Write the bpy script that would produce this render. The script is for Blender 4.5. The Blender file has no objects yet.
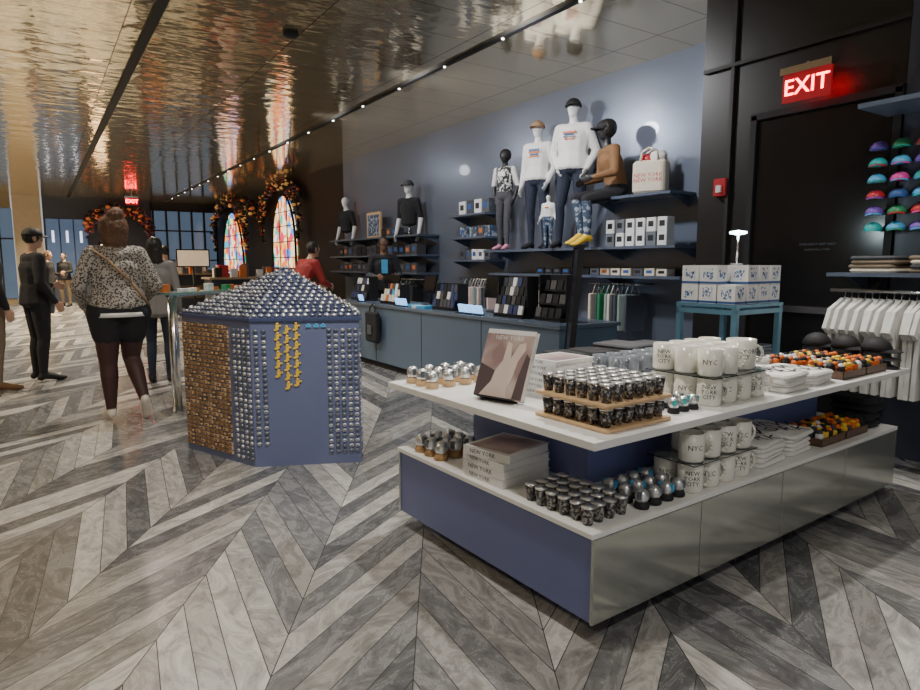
import bpy, bmesh, math, random
import numpy as np
from mathutils import Vector, Matrix, Euler
random.seed(7)
R=random.random
def ru(a,b): return a+(b-a)*random.random()
COL=bpy.context.scene.collection
# ---------------------------------------------------------------- materials
def mat(name,col,rough=.5,metal=0,emit=None,es=0,var=.12,scale=9,bump=0,coat=0,trans=0,alpha=1):
    m=bpy.data.materials.new(name); m.use_nodes=True; nt=m.node_tree; b=nt.nodes['Principled BSDF']
    c=(*col,1)
    b.inputs['Base Color'].default_value=c
    b.inputs['Roughness'].default_value=rough; b.inputs['Metallic'].default_value=metal
    b.inputs['Coat Weight'].default_value=coat
    b.inputs['Transmission Weight'].default_value=trans
    b.inputs['Alpha'].default_value=alpha
    if emit: 
        b.inputs['Emission Color'].default_value=(*emit,1); b.inputs['Emission Strength'].default_value=es
    if var>0:
        tc=nt.nodes.new('ShaderNodeTexCoord'); n=nt.nodes.new('ShaderNodeTexNoise'); n.inputs['Scale'].default_value=scale
        nt.links.new(tc.outputs['Object'],n.inputs['Vector'])
        mx=nt.nodes.new('ShaderNodeMix'); mx.data_type='RGBA'
        mx.inputs['A'].default_value=(*[x*(1-var) for x in col],1); mx.inputs['B'].default_value=(*[min(1,x*(1+var)) for x in col],1)
        nt.links.new(n.outputs['Fac'],mx.inputs['Factor']); nt.links.new(mx.outputs['Result'],b.inputs['Base Color'])
        if bump>0:
            bp=nt.nodes.new('ShaderNodeBump'); bp.inputs['Strength'].default_value=bump; bp.inputs['Distance'].default_value=.02
            nt.links.new(n.outputs['Fac'],bp.inputs['Height']); nt.links.new(bp.outputs['Normal'],b.inputs['Normal'])
    return m
white=mat('white_laminate',(.84,.84,.83),.3,var=.03)
blue=mat('blue_lacquer',(.15,.18,.38),.35,var=.05,scale=3)
bluek=mat('blue_kiosk_panel',(.13,.155,.28),.35,var=.05,scale=3)
bluedk=mat('blue_dark_lacquer',(.05,.065,.15),.3,var=.05)
steel=mat('polished_grey_panel',(.52,.54,.50),.14,.75,var=.04,scale=2)
chrome=mat('brushed_chrome',(.75,.75,.75),.2,1,var=.03)
black=mat('black_gloss',(.008,.008,.009),.22,var=.1)
blackm=mat('black_matte',(.012,.012,.014),.7,var=.2)
cloth_bk=mat('black_cloth',(.018,.018,.022),.9,var=.3,scale=20,bump=.3)
cloth_gy=mat('charcoal_cloth',(.07,.07,.08),.9,var=.3,scale=20,bump=.3)
cloth_wt=mat('white_cotton',(.78,.77,.74),.85,var=.06,scale=16,bump=.3)
cloth_cr=mat('cream_canvas',(.70,.62,.50),.85,var=.1,scale=30,bump=.2)
navy=mat('navy_cloth',(.018,.024,.045),.85,var=.3,scale=20,bump=.2)
brown=mat('brown_cloth',(.22,.11,.045),.8,var=.2,bump=.2)
tanm=mat('tan_cloth',(.36,.22,.12),.8)
khaki=mat('khaki_cloth',(.20,.15,.10),.85)
red=mat('red_cloth',(.30,.02,.02),.7)
redp=mat('red_plastic',(.5,.02,.03),.4)
pink=mat('pink_rubber',(.75,.30,.42),.6)
mann=mat('mannequin_white',(.80,.80,.80),.4,var=.02)
manbk=mat('mannequin_black',(.02,.02,.022),.4,var=.02)
skin=mat('skin_light',(.55,.33,.23),.5,var=.06)
skind=mat('skin_brown',(.20,.10,.06),.5,var=.06)
lipm=mat('lips',(.40,.14,.12),.5)
hairb=mat('hair_brown',(.15,.075,.04),.6,var=.6,scale=40,bump=.8)
hairk=mat('hair_black',(.012,.010,.009),.5,var=.5,scale=40,bump=.5)
tights=mat('dark_tights',(.055,.022,.02),.6)
beige=mat('beige_shoe',(.72,.66,.58),.6)
eyew=mat('eye_white',(.8,.8,.8),.2,var=0); eyek=mat('eye_iris',(.02,.012,.01),.1,var=0)
ceramic=mat('mug_ceramic',(.82,.80,.72),.18,var=.02,coat=.4)
greyc=mat('grey_ceramic',(.17,.19,.22),.25,var=.1)
inkm=mat('black_ink',(.015,.015,.02),.5,var=0)
bluink=mat('blue_ink',(.03,.10,.30),.5,var=0)
orank=mat('orange_ink',(.65,.18,.04),.5,var=0)
orange=mat('orange_cloth',(.75,.17,.02),.6)
woodl=mat('wood_light',(.62,.42,.23),.45,var=.25,scale=14)
woodm=mat('wood_magnet',(.40,.24,.11),.4,.2,var=.6,scale=60)
woodd=mat('wood_dark_magnet',(.15,.09,.06),.45,var=.6,scale=60)
silver=mat('pewter',(.66,.67,.68),.28,.8,var=.45,scale=70)
silver2=mat('pewter_dark',(.20,.22,.26),.3,.7,var=.4,scale=70)
yellow=mat('yellow_enamel',(.85,.55,.04),.35)
teal=mat('teal_enamel',(.02,.42,.42),.4)
sky_b=mat('cyan_enamel',(.08,.40,.72),.4)
green=mat('green_enamel',(.03,.25,.10),.4)
magenta=mat('magenta_enamel',(.7,.06,.32),.4)
violet=mat('violet_enamel',(.18,.08,.45),.4)
paper=mat('book_paper',(.78,.77,.73),.7,var=.08,scale=80)
cover=mat('book_cover_white',(.76,.76,.76),.35,var=.05)
glass=mat('clear_glass',(.9,.95,.95),.05,trans=1,var=0)
gglass=mat('green_glass',(.25,.42,.38),.1,var=.05,metal=.2)
frameb=mat('blue_steel_frame',(.12,.27,.38),.3,.3)
teepink=mat('tote_pink',(.66,.50,.47),.8); teegrn=mat('tote_sage',(.28,.36,.34),.8)
def emis(name,col,s,var=0): return mat(name,col,.5,emit=col,es=s,var=var)
lampw=emis('lamp_white',(1,.92,.8),14)
lampc=emis('lamp_cool',(.75,.95,1),14)
exitr=emis('exit_red',(1,.03,.07),5)
scr=emis('screen_blue',(.25,.55,1),1.8)
scrw=emis('screen_white',(.8,.85,1),1.6)
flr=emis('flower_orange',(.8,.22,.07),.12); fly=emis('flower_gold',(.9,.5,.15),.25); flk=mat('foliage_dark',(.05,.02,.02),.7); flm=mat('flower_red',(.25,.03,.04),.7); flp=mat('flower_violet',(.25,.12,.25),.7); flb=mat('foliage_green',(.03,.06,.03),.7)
warmpan=emis('warm_light_panel',(1,.66,.36),4)

def patmat(name,c1,c2,scale,thr,rough=.8,kind='vor',w=.08,metal=0):
    m=bpy.data.materials.new(name); m.use_nodes=True; nt=m.node_tree; b=nt.nodes['Principled BSDF']; b.inputs['Roughness'].default_value=rough; b.inputs['Metallic'].default_value=metal
    tc=nt.nodes.new('ShaderNodeTexCoord')
    n=nt.nodes.new('ShaderNodeTexVoronoi' if kind=='vor' else 'ShaderNodeTexNoise'); n.inputs['Scale'].default_value=scale
    nt.links.new(tc.outputs['Object'],n.inputs['Vector'])
    cr=nt.nodes.new('ShaderNodeValToRGB'); cr.color_ramp.elements[0].position=thr; cr.color_ramp.elements[1].position=thr+w
    cr.color_ramp.elements[0].color=(*c1,1); cr.color_ramp.elements[1].color=(*c2,1)
    nt.links.new(n.outputs[0],cr.inputs[0]); nt.links.new(cr.outputs[0],b.inputs['Base Color']); return m
leopard=patmat('spotted_fleece',(.07,.06,.05),(.46,.42,.37),62,.40,w=.14)
printbk=patmat('graphic_print',(.02,.02,.02),(.6,.6,.6),25,.5,kind='n')
camo=patmat('camo_blue',(.05,.08,.14),(.35,.40,.45),18,.5,kind='n')
photo_c=patmat('book_cover_photo',(.30,.20,.20),(.62,.50,.46),7,.4,.3,kind='n',w=.3)
boxpr=patmat('gift_box_print',(.08,.18,.36),(.72,.74,.76),40,.35,.5)
glassd=patmat('souvenir_shot_glass',(.04,.04,.05),(.36,.33,.29),85,.48,.15,kind='n',w=.14,metal=.2)

def mth(nt,op,a,b=None,c=None):
    n=nt.nodes.new('ShaderNodeMath'); n.operation=op
    for i,x in enumerate((a,b,c)):
        if x is None: continue
        if isinstance(x,(int,float)): n.inputs[i].default_value=x
        else: nt.links.new(x,n.inputs[i])
    return n.outputs[0]
def floor_mat():
    m=bpy.data.materials.new('chevron_marble'); m.use_nodes=True; nt=m.node_tree; b=nt.nodes['Principled BSDF']
    tc=nt.nodes.new('ShaderNodeTexCoord'); sp=nt.nodes.new('ShaderNodeSeparateXYZ'); nt.links.new(tc.outputs['Object'],sp.inputs[0])
    x,y=sp.outputs[0],sp.outputs[1]
    th=math.radians(31.7); W=.47; al=math.radians(26); w=.108
    u=mth(nt,'ADD',mth(nt,'SUBTRACT',mth(nt,'MULTIPLY',x,math.cos(th)),mth(nt,'MULTIPLY',y,math.sin(th))),1.509+24*W)
    v=mth(nt,'ADD',mth(nt,'MULTIPLY',x,math.sin(th)),mth(nt,'MULTIPLY',y,math.cos(th)))
    pp=mth(nt,'PINGPONG',u,W); col=mth(nt,'FLOOR',mth(nt,'DIVIDE',u,W))
    vv=mth(nt,'SUBTRACT',v,mth(nt,'DIVIDE',pp,math.tan(al)))
    idx=mth(nt,'MULTIPLY',vv,math.sin(al)/w); fi=mth(nt,'FLOOR',idx); fr=mth(nt,'FRACT',idx)
    cb=nt.nodes.new('ShaderNodeCombineXYZ'); nt.links.new(fi,cb.inputs[0]); nt.links.new(col,cb.inputs[1])
    wn=nt.nodes.new('ShaderNodeTexWhiteNoise'); wn.noise_dimensions='2D'; nt.links.new(cb.outputs[0],wn.inputs['Vector'])
    e1=mth(nt,'LESS_THAN',mth(nt,'MINIMUM',fr,mth(nt,'SUBTRACT',1.0,fr)),.016)
    e2=mth(nt,'LESS_THAN',mth(nt,'MINIMUM',pp,mth(nt,'SUBTRACT',W,pp)),.002)
    ed=mth(nt,'MAXIMUM',e1,e2)
    cr=nt.nodes.new('ShaderNodeValToRGB'); cr.color_ramp.interpolation='CONSTANT'; el=cr.color_ramp.elements
    el[0].position=0; el[0].color=(.15,.153,.16,1); el[1].position=.22; el[1].color=(.23,.23,.235,1)
    for p,c in ((.42,.33),(.60,.46),(.82,.60)):
        e=el.new(p); e.color=(c,c*.975,c*.93,1)
    nt.links.new(wn.outputs['Value'],cr.inputs[0])
    s=mth(nt,'ADD',mth(nt,'MULTIPLY',fi,3.7),mth(nt,'MULTIPLY',col,7.3))
    c2=nt.nodes.new('ShaderNodeCombineXYZ'); nt.links.new(mth(nt,'MULTIPLY',idx,.5),c2.inputs[0]); nt.links.new(mth(nt,'MULTIPLY',v,2.4),c2.inputs[1]); nt.links.new(s,c2.inputs[2])
    n=nt.nodes.new('ShaderNodeTexNoise'); n.inputs['Scale'].default_value=1.6; n.inputs['Detail'].default_value=9; n.inputs['Distortion'].default_value=2.6; n.inputs['Roughness'].default_value=.72
    nt.links.new(c2.outputs[0],n.inputs['Vector'])
    vr=nt.nodes.new('ShaderNodeValToRGB'); vr.color_ramp.elements[0].position=.30; vr.color_ramp.elements[0].color=(.34,.34,.35,1); vr.color_ramp.elements[1].position=.62; vr.color_ramp.elements[1].color=(1.0,1.0,1.0,1)
    nt.links.new(n.outputs['Fac'],vr.inputs[0])
    mx=nt.nodes.new('ShaderNodeMix'); mx.data_type='RGBA'; mx.blend_type='MULTIPLY'; mx.inputs['Factor'].default_value=.9
    nt.links.new(cr.outputs[0],mx.inputs['A']); nt.links.new(vr.outputs[0],mx.inputs['B'])
    # fine pale veins
    vn=mth(nt,'LESS_THAN',mth(nt,'ABSOLUTE',mth(nt,'SUBTRACT',n.outputs['Fac'],.55)),.006)
    m3=nt.nodes.new('ShaderNodeMix'); m3.data_type='RGBA'; nt.links.new(mth(nt,'MULTIPLY',vn,.35),m3.inputs['Factor']); nt.links.new(mx.outputs['Result'],m3.inputs['A']); m3.inputs['B'].default_value=(.65,.64,.62,1)
    m2=nt.nodes.new('ShaderNodeMix'); m2.data_type='RGBA'; nt.links.new(ed,m2.inputs['Factor']); nt.links.new(m3.outputs['Result'],m2.inputs['A']); m2.inputs['B'].default_value=(.05,.05,.05,1)
    nt.links.new(m2.outputs['Result'],b.inputs['Base Color'])
    nt.links.new(mth(nt,'MULTIPLY_ADD',n.outputs['Fac'],.2,.14),b.inputs['Roughness'])
    return m
def ceil_mat():
    m=bpy.data.materials.new('bronze_mirror_ceiling'); m.use_nodes=True; nt=m.node_tree; b=nt.nodes['Principled BSDF']
    b.inputs['Metallic'].default_value=.82; b.inputs['Roughness'].default_value=.09
    tc=nt.nodes.new('ShaderNodeTexCoord'); sp=nt.nodes.new('ShaderNodeSeparateXYZ'); nt.links.new(tc.outputs['Object'],sp.inputs[0])
    x,y=sp.outputs[0],sp.outputs[1]
    ex=mth(nt,'LESS_THAN',mth(nt,'PINGPONG',mth(nt,'ADD',x,20+.42),.76),.005)
    ey=mth(nt,'LESS_THAN',mth(nt,'PINGPONG',mth(nt,'ADD',y,20),.3),.004)
    ed=mth(nt,'MAXIMUM',ex,ey)
    px=mth(nt,'FLOOR',mth(nt,'DIVIDE',mth(nt,'ADD',x,20.42),1.52)); py=mth(nt,'FLOOR',mth(nt,'DIVIDE',mth(nt,'ADD',y,20),.6))
    c=nt.nodes.new('ShaderNodeCombineXYZ')
    nt.links.new(mth(nt,'MULTIPLY',x,1.9),c.inputs[0]); nt.links.new(mth(nt,'MULTIPLY',y,3.2),c.inputs[1]); nt.links.new(mth(nt,'ADD',mth(nt,'MULTIPLY',px,.7),mth(nt,'MULTIPLY',py,.35)),c.inputs[2])
    n=nt.nodes.new('ShaderNodeTexNoise'); n.inputs['Scale'].default_value=1.4; n.inputs['Detail'].default_value=2.0
    nt.links.new(c.outputs[0],n.inputs['Vector'])
    k=nt.nodes.new('ShaderNodeMapRange'); k.inputs['From Min'].default_value=2.6; k.inputs['From Max'].default_value=4.2; k.inputs['To Min'].default_value=1; k.inputs['To Max'].default_value=.22
    nt.links.new(x,k.inputs['Value'])
    bp=nt.nodes.new('ShaderNodeBump'); bp.inputs['Strength'].default_value=.5; bp.inputs['Distance'].default_value=.030
    nt.links.new(mth(nt,'MULTIPLY',n.outputs['Fac'],k.outputs[0]),bp.inputs['Height']); nt.links.new(bp.outputs['Normal'],b.inputs['Normal'])
    mx=nt.nodes.new('ShaderNodeMix'); mx.data_type='RGBA'; nt.links.new(ed,mx.inputs['Factor'])
    mx.inputs['A'].default_value=(.92,.81,.58,1); mx.inputs['B'].default_value=(.04,.03,.02,1)
    nt.links.new(mx.outputs['Result'],b.inputs['Base Color']); return m
def stained_mat():
    m=bpy.data.materials.new('stained_glass'); m.use_nodes=True; nt=m.node_tree; b=nt.nodes['Principled BSDF']
    tc=nt.nodes.new('ShaderNodeTexCoord'); n=nt.nodes.new('ShaderNodeTexVoronoi'); n.inputs['Scale'].default_value=5
    nt.links.new(tc.outputs['Object'],n.inputs['Vector'])
    sp=nt.nodes.new('ShaderNodeSeparateColor'); nt.links.new(n.outputs['Color'],sp.inputs[0])
    cr=nt.nodes.new('ShaderNodeValToRGB'); cr.color_ramp.interpolation='CONSTANT'; el=cr.color_ramp.elements
    el[0].color=(.8,.16,.03,1); el[1].position=.2; el[1].color=(.9,.42,.12,1)
    for p,c in ((.36,(.9,.72,.4)),(.52,(.08,.25,.7)),(.66,(.05,.4,.25)),(.76,(.6,.04,.10)),(.88,(.8,.75,.6))):
        e=el.new(p); e.color=(*c,1)
    nt.links.new(sp.outputs[0],cr.inputs[0]); nt.links.new(cr.outputs[0],b.inputs['Emission Color']); nt.links.new(cr.outputs[0],b.inputs['Base Color'])
    b.inputs['Emission Strength'].default_value=2.2; return m
# ---------------------------------------------------------------- mesh builder
_TX={}
def textgeo(body,size):
    k=(body,size)
    if k not in _TX:
        c=bpy.data.curves.new('t','FONT'); c.body=body; c.size=size; c.align_x='CENTER'; c.align_y='CENTER'; c.resolution_u=1; c.space_line=.85
        o=bpy.data.objects.new('t',c); COL.objects.link(o); dg=bpy.context.evaluated_depsgraph_get(); dg.update()
        me=bpy.data.meshes.new_from_object(o.evaluated_get(dg))
        _TX[k]=([tuple(v.co) for v in me.vertices],[tuple(p.vertices) for p in me.polygons])
        bpy.data.objects.remove(o); bpy.data.meshes.remove(me); bpy.data.curves.remove(c)
    return _TX[k]
class MB:
    def __init__(s,name): s.n=name; s.v=[]; s.f=[]; s.m=[]; s.sm=[]; s.mats=[]; s.M=Matrix()
    def mi(s,m):
        if m not in s.mats: s.mats.append(m)
        return s.mats.index(m)
    def add(s,vs,fs,m,smooth=False,M=None):
        o=len(s.v); T=s.M if M is None else s.M@M; k=s.mi(m)
        s.v+= [tuple(T@Vector(p)) for p in vs]
        for f in fs: s.f.append([i+o for i in f]); s.m.append(k); s.sm.append(smooth)
    def text(s,body,size,m,M): 
        v,f=textgeo(body,size); s.add(v,f,m,False,M)
    def wraptext(s,body,size,m,c,r,ang):
        v,f=textgeo(body,size); s.add([(c[0]+r*math.cos(ang+x/r),c[1]+r*math.sin(ang+x/r),c[2]+y) for x,y,z in v],f,m,False)
    def box(s,c,d,m,rz=0,M=None):
        x,y,z=[a/2 for a in d]
        vs=[(i*x,j*y,k*z) for i in(-1,1) for j in(-1,1) for k in(-1,1)]
        fs=[(0,1,3,2),(4,6,7,5),(0,4,5,1),(2,3,7,6),(0,2,6,4),(1,5,7,3)]
        T=Matrix.Translation(c)@(Matrix.Rotation(rz,4,'Z') if M is None else M)
        s.add(vs,fs,m,False,T)
    def lathe(s,c,prof,m,n=16,M=None,smooth=True):
        vs=[];fs=[]
        for r,z in prof:
            for i in range(n):
                a=2*math.pi*i/n; vs.append((r*math.cos(a),r*math.sin(a),z))
        for j in range(len(prof)-1):
            for i in range(n):
                i2=(i+1)%n; fs.append((j*n+i,j*n+i2,(j+1)*n+i2,(j+1)*n+i))
        if prof[0][0]>1e-5: fs.append(tuple(range(n-1,-1,-1)))
        if prof[-1][0]>1e-5: fs.append(tuple((len(prof)-1)*n+i for i in range(n)))
        T=Matrix.Translation(c)
        if M is not None: T=T@M
        s.add(vs,fs,m,smooth,T)
    def cyl(s,c,r,h,m,n=16,r2=None,M=None): 
        r2=r if r2 is None else r2
        s.lathe(c,[(r,0),(r2,h)],m,n,M,smooth=False)
    def tube(s,p,q,r,m,n=8,r2=None):
        p=Vector(p);q=Vector(q);d=q-p; Rm=d.to_track_quat('Z','Y').to_matrix().to_4x4()
        s.lathe(p,[(r,0),(r if r2 is None else r2,d.length)],m,n,Rm)
    def path(s,pts,r,m,n=6):
        for a,b in zip(pts[:-1],pts[1:]): s.tube(a,b,r,m,n)
    def ell(s,c,r,m,nu=10,nv=7,v0=0,v1=1,M=None):
        prof=[]
        for j in range(nv+1):
            a=math.pi*(v0+(v1-v0)*j/nv); prof.append((max(1e-6,math.sin(a)),-math.cos(a)))
        S=Matrix.Diagonal((*r,1)); s.lathe(c,prof,m,nu,S if M is None else M@S)
    def prism(s,pts,t,m,M=None):
        n=len(pts); vs=[(a,-t/2,b) for a,b in pts]+[(a,t/2,b) for a,b in pts]
        fs=[tuple(range(n)),tuple(range(2*n-1,n-1,-1))]+[(i,i+n,(i+1)%n+n,(i+1)%n) for i in range(n)]
        s.add(vs,fs,m,False,M)
    def slab(s,c,d,m,rz=0,r=.03,bev=.01,M=None):
        dx,dy,dz=d; r=min(r,dx/2-.001,dy/2-.001); bev=min(bev,dz/2,r*.8)
        def ring(ins,z):
            o=[]; rr=r-ins
            for cx,cy,a0 in((dx/2-r,dy/2-r,0),(-dx/2+r,dy/2-r,90),(-dx/2+r,-dy/2+r,180),(dx/2-r,-dy/2+r,270)):
                for k in range(4):
                    a=math.radians(a0+30*k); o.append((cx+rr*math.cos(a),cy+rr*math.sin(a),z))
            return o
        rs=[ring(bev,0),ring(0,bev),ring(0,dz-bev),ring(bev,dz)]; n=16; vs=sum(rs,[]); fs=[]
        for j in range(3):
            for i in range(n): i2=(i+1)%n; fs.append((j*n+i,j*n+i2,(j+1)*n+i2,(j+1)*n+i))
        fs.append(tuple(range(n-1,-1,-1))); fs.append(tuple(3*n+i for i in range(n)))
        T=Matrix.Translation(c)@Matrix.Rotation(rz,4,'Z')
        if M is not None: T=T@M
        s.add(vs,fs,m,False,T)
    def done(s,parent=None,bevel=0):
        me=bpy.data.meshes.new(s.n); me.from_pydata(s.v,[],s.f)
        for m in s.mats: me.materials.append(m)
        me.polygons.foreach_set('material_index',s.m); me.polygons.foreach_set('use_smooth',s.sm); me.update()
        o=bpy.data.objects.new(s.n,me); COL.objects.link(o)
        if parent: o.parent=parent
        if bevel:
            md=o.modifiers.new('b','BEVEL'); md.width=bevel; md.segments=2; md.limit_method='ANGLE'
        return o
def frame(o,xa,za):
    xa=Vector(xa).normalized(); ya=Vector(za).normalized(); z=xa.cross(ya)
    return Matrix.Translation(o)@Matrix((xa,ya,z)).transposed().to_4x4()
def rotm(ax,d): return Matrix.Rotation(math.radians(d),4,ax)
def simple_box(name,lo,hi,m,bevel=0):
    b=MB(name); b.box([(a+c)/2 for a,c in zip(lo,hi)],[c-a for a,c in zip(lo,hi)],m); return b.done(bevel=bevel)

# ---------------------------------------------------------------- room shell
HC=3.65; YE=26.5; YR=3.72
simple_box('floor',(-6.2,-4,-.1),(6.3,YE+.2,0),floor_mat())
simple_box('ceiling',(-6.2,-4,HC),(6.3,YE+.2,HC+.15),ceil_mat())
bwall=mat('slate_blue_wall',(.165,.195,.26),.30,var=.05,scale=.6,metal=.4,coat=.25)
dwall=mat('dark_wall',(.012,.011,.011),.45,var=.2,scale=1)
simple_box('wall_right_blue',(6,YR,0),(6.2,14,HC),bwall)
simple_box('wall_right_far',(6,14,0),(6.2,YE,HC),dwall)
simple_box('wall_right_near',(5,2.1,0),(5.15,YR,HC),dwall)
simple_box('wall_right_panel',(4.97,-4,0),(5.15,2.1,HC),mat('grey_blue_panel',(.05,.06,.09),.4))
simple_box('wall_return',(5.15,YR-.08,0),(6,YR,HC),dwall)
simple_box('wall_left',(-6.2,-4,0),(-6,YE,HC),mat('bronze_wall',(.50,.40,.26),.4,.3))
b=MB('trim_1'); b.box((1.085,11,HC-.012),(.09,30,.025),blackm); b.done()
b=MB('trim_2'); b.box((4.12,11,HC-.012),(.06,30,.025),blackm)
for i in range(22):
    y=1.0+i*1.12
    b.cyl((4.12,y,HC-.034),.013,.012,lampw,12)
b.done()
b=MB('trim_3'); b.box((-2.0,11,HC-.012),(.09,30,.025),blackm); b.done()
b=MB('door_1')
b.box((4.985,2.66,1.25),(.028,1.0,2.48),black); 
for y in (2.13,3.19): b.box((4.97,y,1.27),(.05,.05,2.54),blackm)
b.box((4.97,2.66,2.53),(.05,1.1,.05),blackm)
b.box((4.955,2.66,1.0),(.03,.7,.05),chrome)
b.done()
trimg=mat('dark_trim',(.02,.019,.018),.6)
b=MB('trim_4'); b.box((4.985,3.42,1.8),(.028,.03,3.6),trimg); b.box((4.98,2.9,3.0),(.03,1.6,.03),trimg); b.done()
cream=mat('cream_column',(.50,.42,.32),.5); nightb=mat('night_window',(.03,.05,.09),.1,emit=(.18,.26,.38),es=.4,var=.6,scale=1.5)
b=MB('wall_end')
b.box((-3.3,YE+.1,HC/2),(5.4,.2,HC),mat('warm_end_wall',(.26,.21,.14),.5)); b.box((-.15,YE+.05,HC/2),(.8,.3,HC),cream)
b.box((2.0,YE+.1,HC/2),(3.4,.2,HC),mat('dark_blue_wall',(.05,.06,.09),.4)); b.box((4.85,YE+.1,3.5),(2.4,.2,.3),dwall); b.box((4.85,YE+.1,.15),(2.4,.2,.3),dwall)
b.done()
b=MB('window_1'); b.box((4.85,YE+.12,1.85),(2.3,.04,3.0),nightb)
for i in range(6): b.box((3.75+i*.45,YE+.02,1.85),(.06,.12,3.1),blackm)
for z in (.35,1.5,2.6,3.35): b.box((4.85,YE+.02,z),(2.35,.1,.05),blackm)
b.done()
b=MB('window_2'); b.box((-.95,YE-.02,1.7),(.75,.04,3.0),nightb); b.box((-.95,YE-.05,1.7),(.05,.06,3.0),blackm); b.box((-.95,YE-.05,2.2),(.75,.06,.05),blackm); b.done()
b=MB('illuminated_poster_panel')
for i in range(3):
    b.box((.55+i*.42,YE-.05,1.9),(.38,.06,2.0),mat('poster_%d'%i,(.05,.08,.15),.3,emit=(.2,.3,.5),es=.3,var=.5,scale=3)); b.box((.55+i*.42,YE-.10,2.3),(.07,.02,.4),scrw)
b.done()
# ---------------------------------------------------------------- table
TM=Matrix.Translation((1.547,1.519,0))@Matrix.Rotation(math.radians(2.6),4,'Z')
tb=MB('display_table'); tb.M=TM
LX=2.55; LY=1.32; UX=2.68
tb.box((LX/2,LY/2,.04),(LX-.3,LY-.3,.08),blackm)
tb.box((LX/2+.006,LY/2,.24),(LX-.012,LY-.012,.32),blue)
for i in range(4):
    tb.box(((i+.5)*LX/4,.0,.24),(LX/4-.006,.014,.318),steel)
    tb.box(((i+.5)*LX/4,LY,.24),(LX/4-.006,.014,.318),steel)
tb.box((LX+.002,LY/2,.24),(.014,LY-.01,.318),steel)
tb.box((LX/2,LY/2,.41),(LX+.01,LY+.01,.02),white)
tb.box((1.36,.76,.57),(2.0,.80,.30),blue)
tb.box((UX/2,.71,.73),(UX,1.42,.03),white)
tb.done(bevel=.002)
ZU=.7455; ZL=.4205
CAM=math.radians(222)
def mug(b,c,m,r=.052,h=.118,ang=0,txt=None,ink=inkm,ts=.022):
    b.lathe(c,[(r*.9,0),(r,.008),(r,h),(r-.005,h),(r-.006,.012),(.001,.01)],m,20)
    pts=[]
    for k in range(7):
        a=math.radians(-80+k*160/6); pts.append((c[0]+math.cos(ang)*(r-.004+.034*math.cos(a)),c[1]+math.sin(ang)*(r-.004+.034*math.cos(a)),c[2]+h*.5+.038*math.sin(a)))
    b.path(pts,.007,m,6)
    if txt: b.wraptext(txt,ts,ink,(c[0],c[1],c[2]+h*.52),r+.0008,CAM+ru(-.2,.2))
def mugs(name,x0,y0,nx,ny,nz,z,m=ceramic,skip=()):
    b=MB(name); b.M=TM
    for k in range(nz):
        if k: b.box((x0+(nx-1)*.0575,y0+(ny-1)*.0575,z+k*.128-.004),(nx*.117,ny*.117,.004),glass)
        for i in range(nx):
            for j in range(ny):
                if (i,j,k) in skip: continue
                c=(x0+i*.117,y0+j*.117,z+k*.128); mug(b,c,m,ang=ru(-.9,-.2),txt='NEW\nYORK\nCITY' if (i+j+k)%3==0 else ('NYC' if (i+j+k)%3==1 else None),ts=.026 if (i+j+k)%3==0 else .03)
    return b.done()
mugs('coffee_mug_stack',.86,.13,4,3,2,ZU,skip=((3,0,1),(2,0,1),(3,1,1)))
mugs('coffee_mug_stack.001',.66,.07,4,2,2,ZL,skip=((0,1,1),))
b=MB('coffee_mug'); b.M=TM; mug(b,(1.155,.165,ZU+.1285),ceramic,.066,.135,-.75,'NEW YORK\nCITY',ts=.030); b.done()
b=MB('grey_mug_group'); b.M=TM
for i in range(5):
    for j in range(2): mug(b,(1.12+i*.115,.86+j*.12,ZU),greyc,.046,.10,ru(0,6))
b.done()
def shots(name,x0,y0,nx,ny,z,tiers):
    b=MB(name); b.M=TM
    for k in range(tiers):
        zz=z+k*.09
        if tiers>1:
            b.slab((x0+(nx-1)*.03,y0+(ny-1)*.03,zz),(nx*.06+.02,ny*.06+.02,.014),woodl,r=.01,bev=.003)
            zz+=.014
        for i in range(nx):
            for j in range(ny):
                if tiers==2 and k==0 and 0<i<nx-1 and 0<j<ny-1: continue
                c=(x0+i*.06+(0 if tiers>1 else ru(-.005,.005)),y0+j*.06,zz)
                b.lathe(c,[(.018,0),(.026,.068),(.0235,.068),(.016,.012),(.001,.011)],glassd,12)
                b.lathe(c,[(.0262,.064),(.0266,.0695)],silver,12)
    b.done()
shots('shot_glass_tray',.155,.09,6,6,ZU,2)
shots('shot_glass_group',.05,.07,4,6,ZL,1)
def globe(b,c,s=1,base=woodm,acc=green):
    b.lathe(c,[(.030*s,0),(.032*s,.008*s),(.026*s,.024*s),(.024*s,.026*s)],base,14)
    b.ell((c[0],c[1],c[2]+.048*s),(.029*s,.029*s,.031*s),silver,12,8)
    b.box((c[0],c[1],c[2]+.055*s),(.018*s,.062*s,.03*s),acc or silver2,rz=R()*3)
b=MB('snow_globe_group'); b.M=TM
for i in range(4):
    for j in range(3): globe(b,(.09+i*.10,1.14+j*.09,ZU),1.1,woodl,silver2)
b.done()
b=MB('snow_globe_group.001'); b.M=TM
for i in range(3):
    for j in range(3): globe(b,(.06+i*.085,1.02+j*.085,ZL),1.15,woodm,silver2)
b.done()
b=MB('snow_globe_group.002'); b.M=TM
for i in range(3):
    for j in range(2): globe(b,(.60+i*.065,.12+j*.075,ZU),.8,blackm,[teal,silver2][j])
b.done()
b=MB('snow_globe_group.003'); b.M=TM
for i in range(4):
    for j in range(3): globe(b,(.34+i*.075,.06+j*.08,ZL),.95,blackm,[silver2,silver2,sky_b][(i+j)%3])
b.done()
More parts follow.
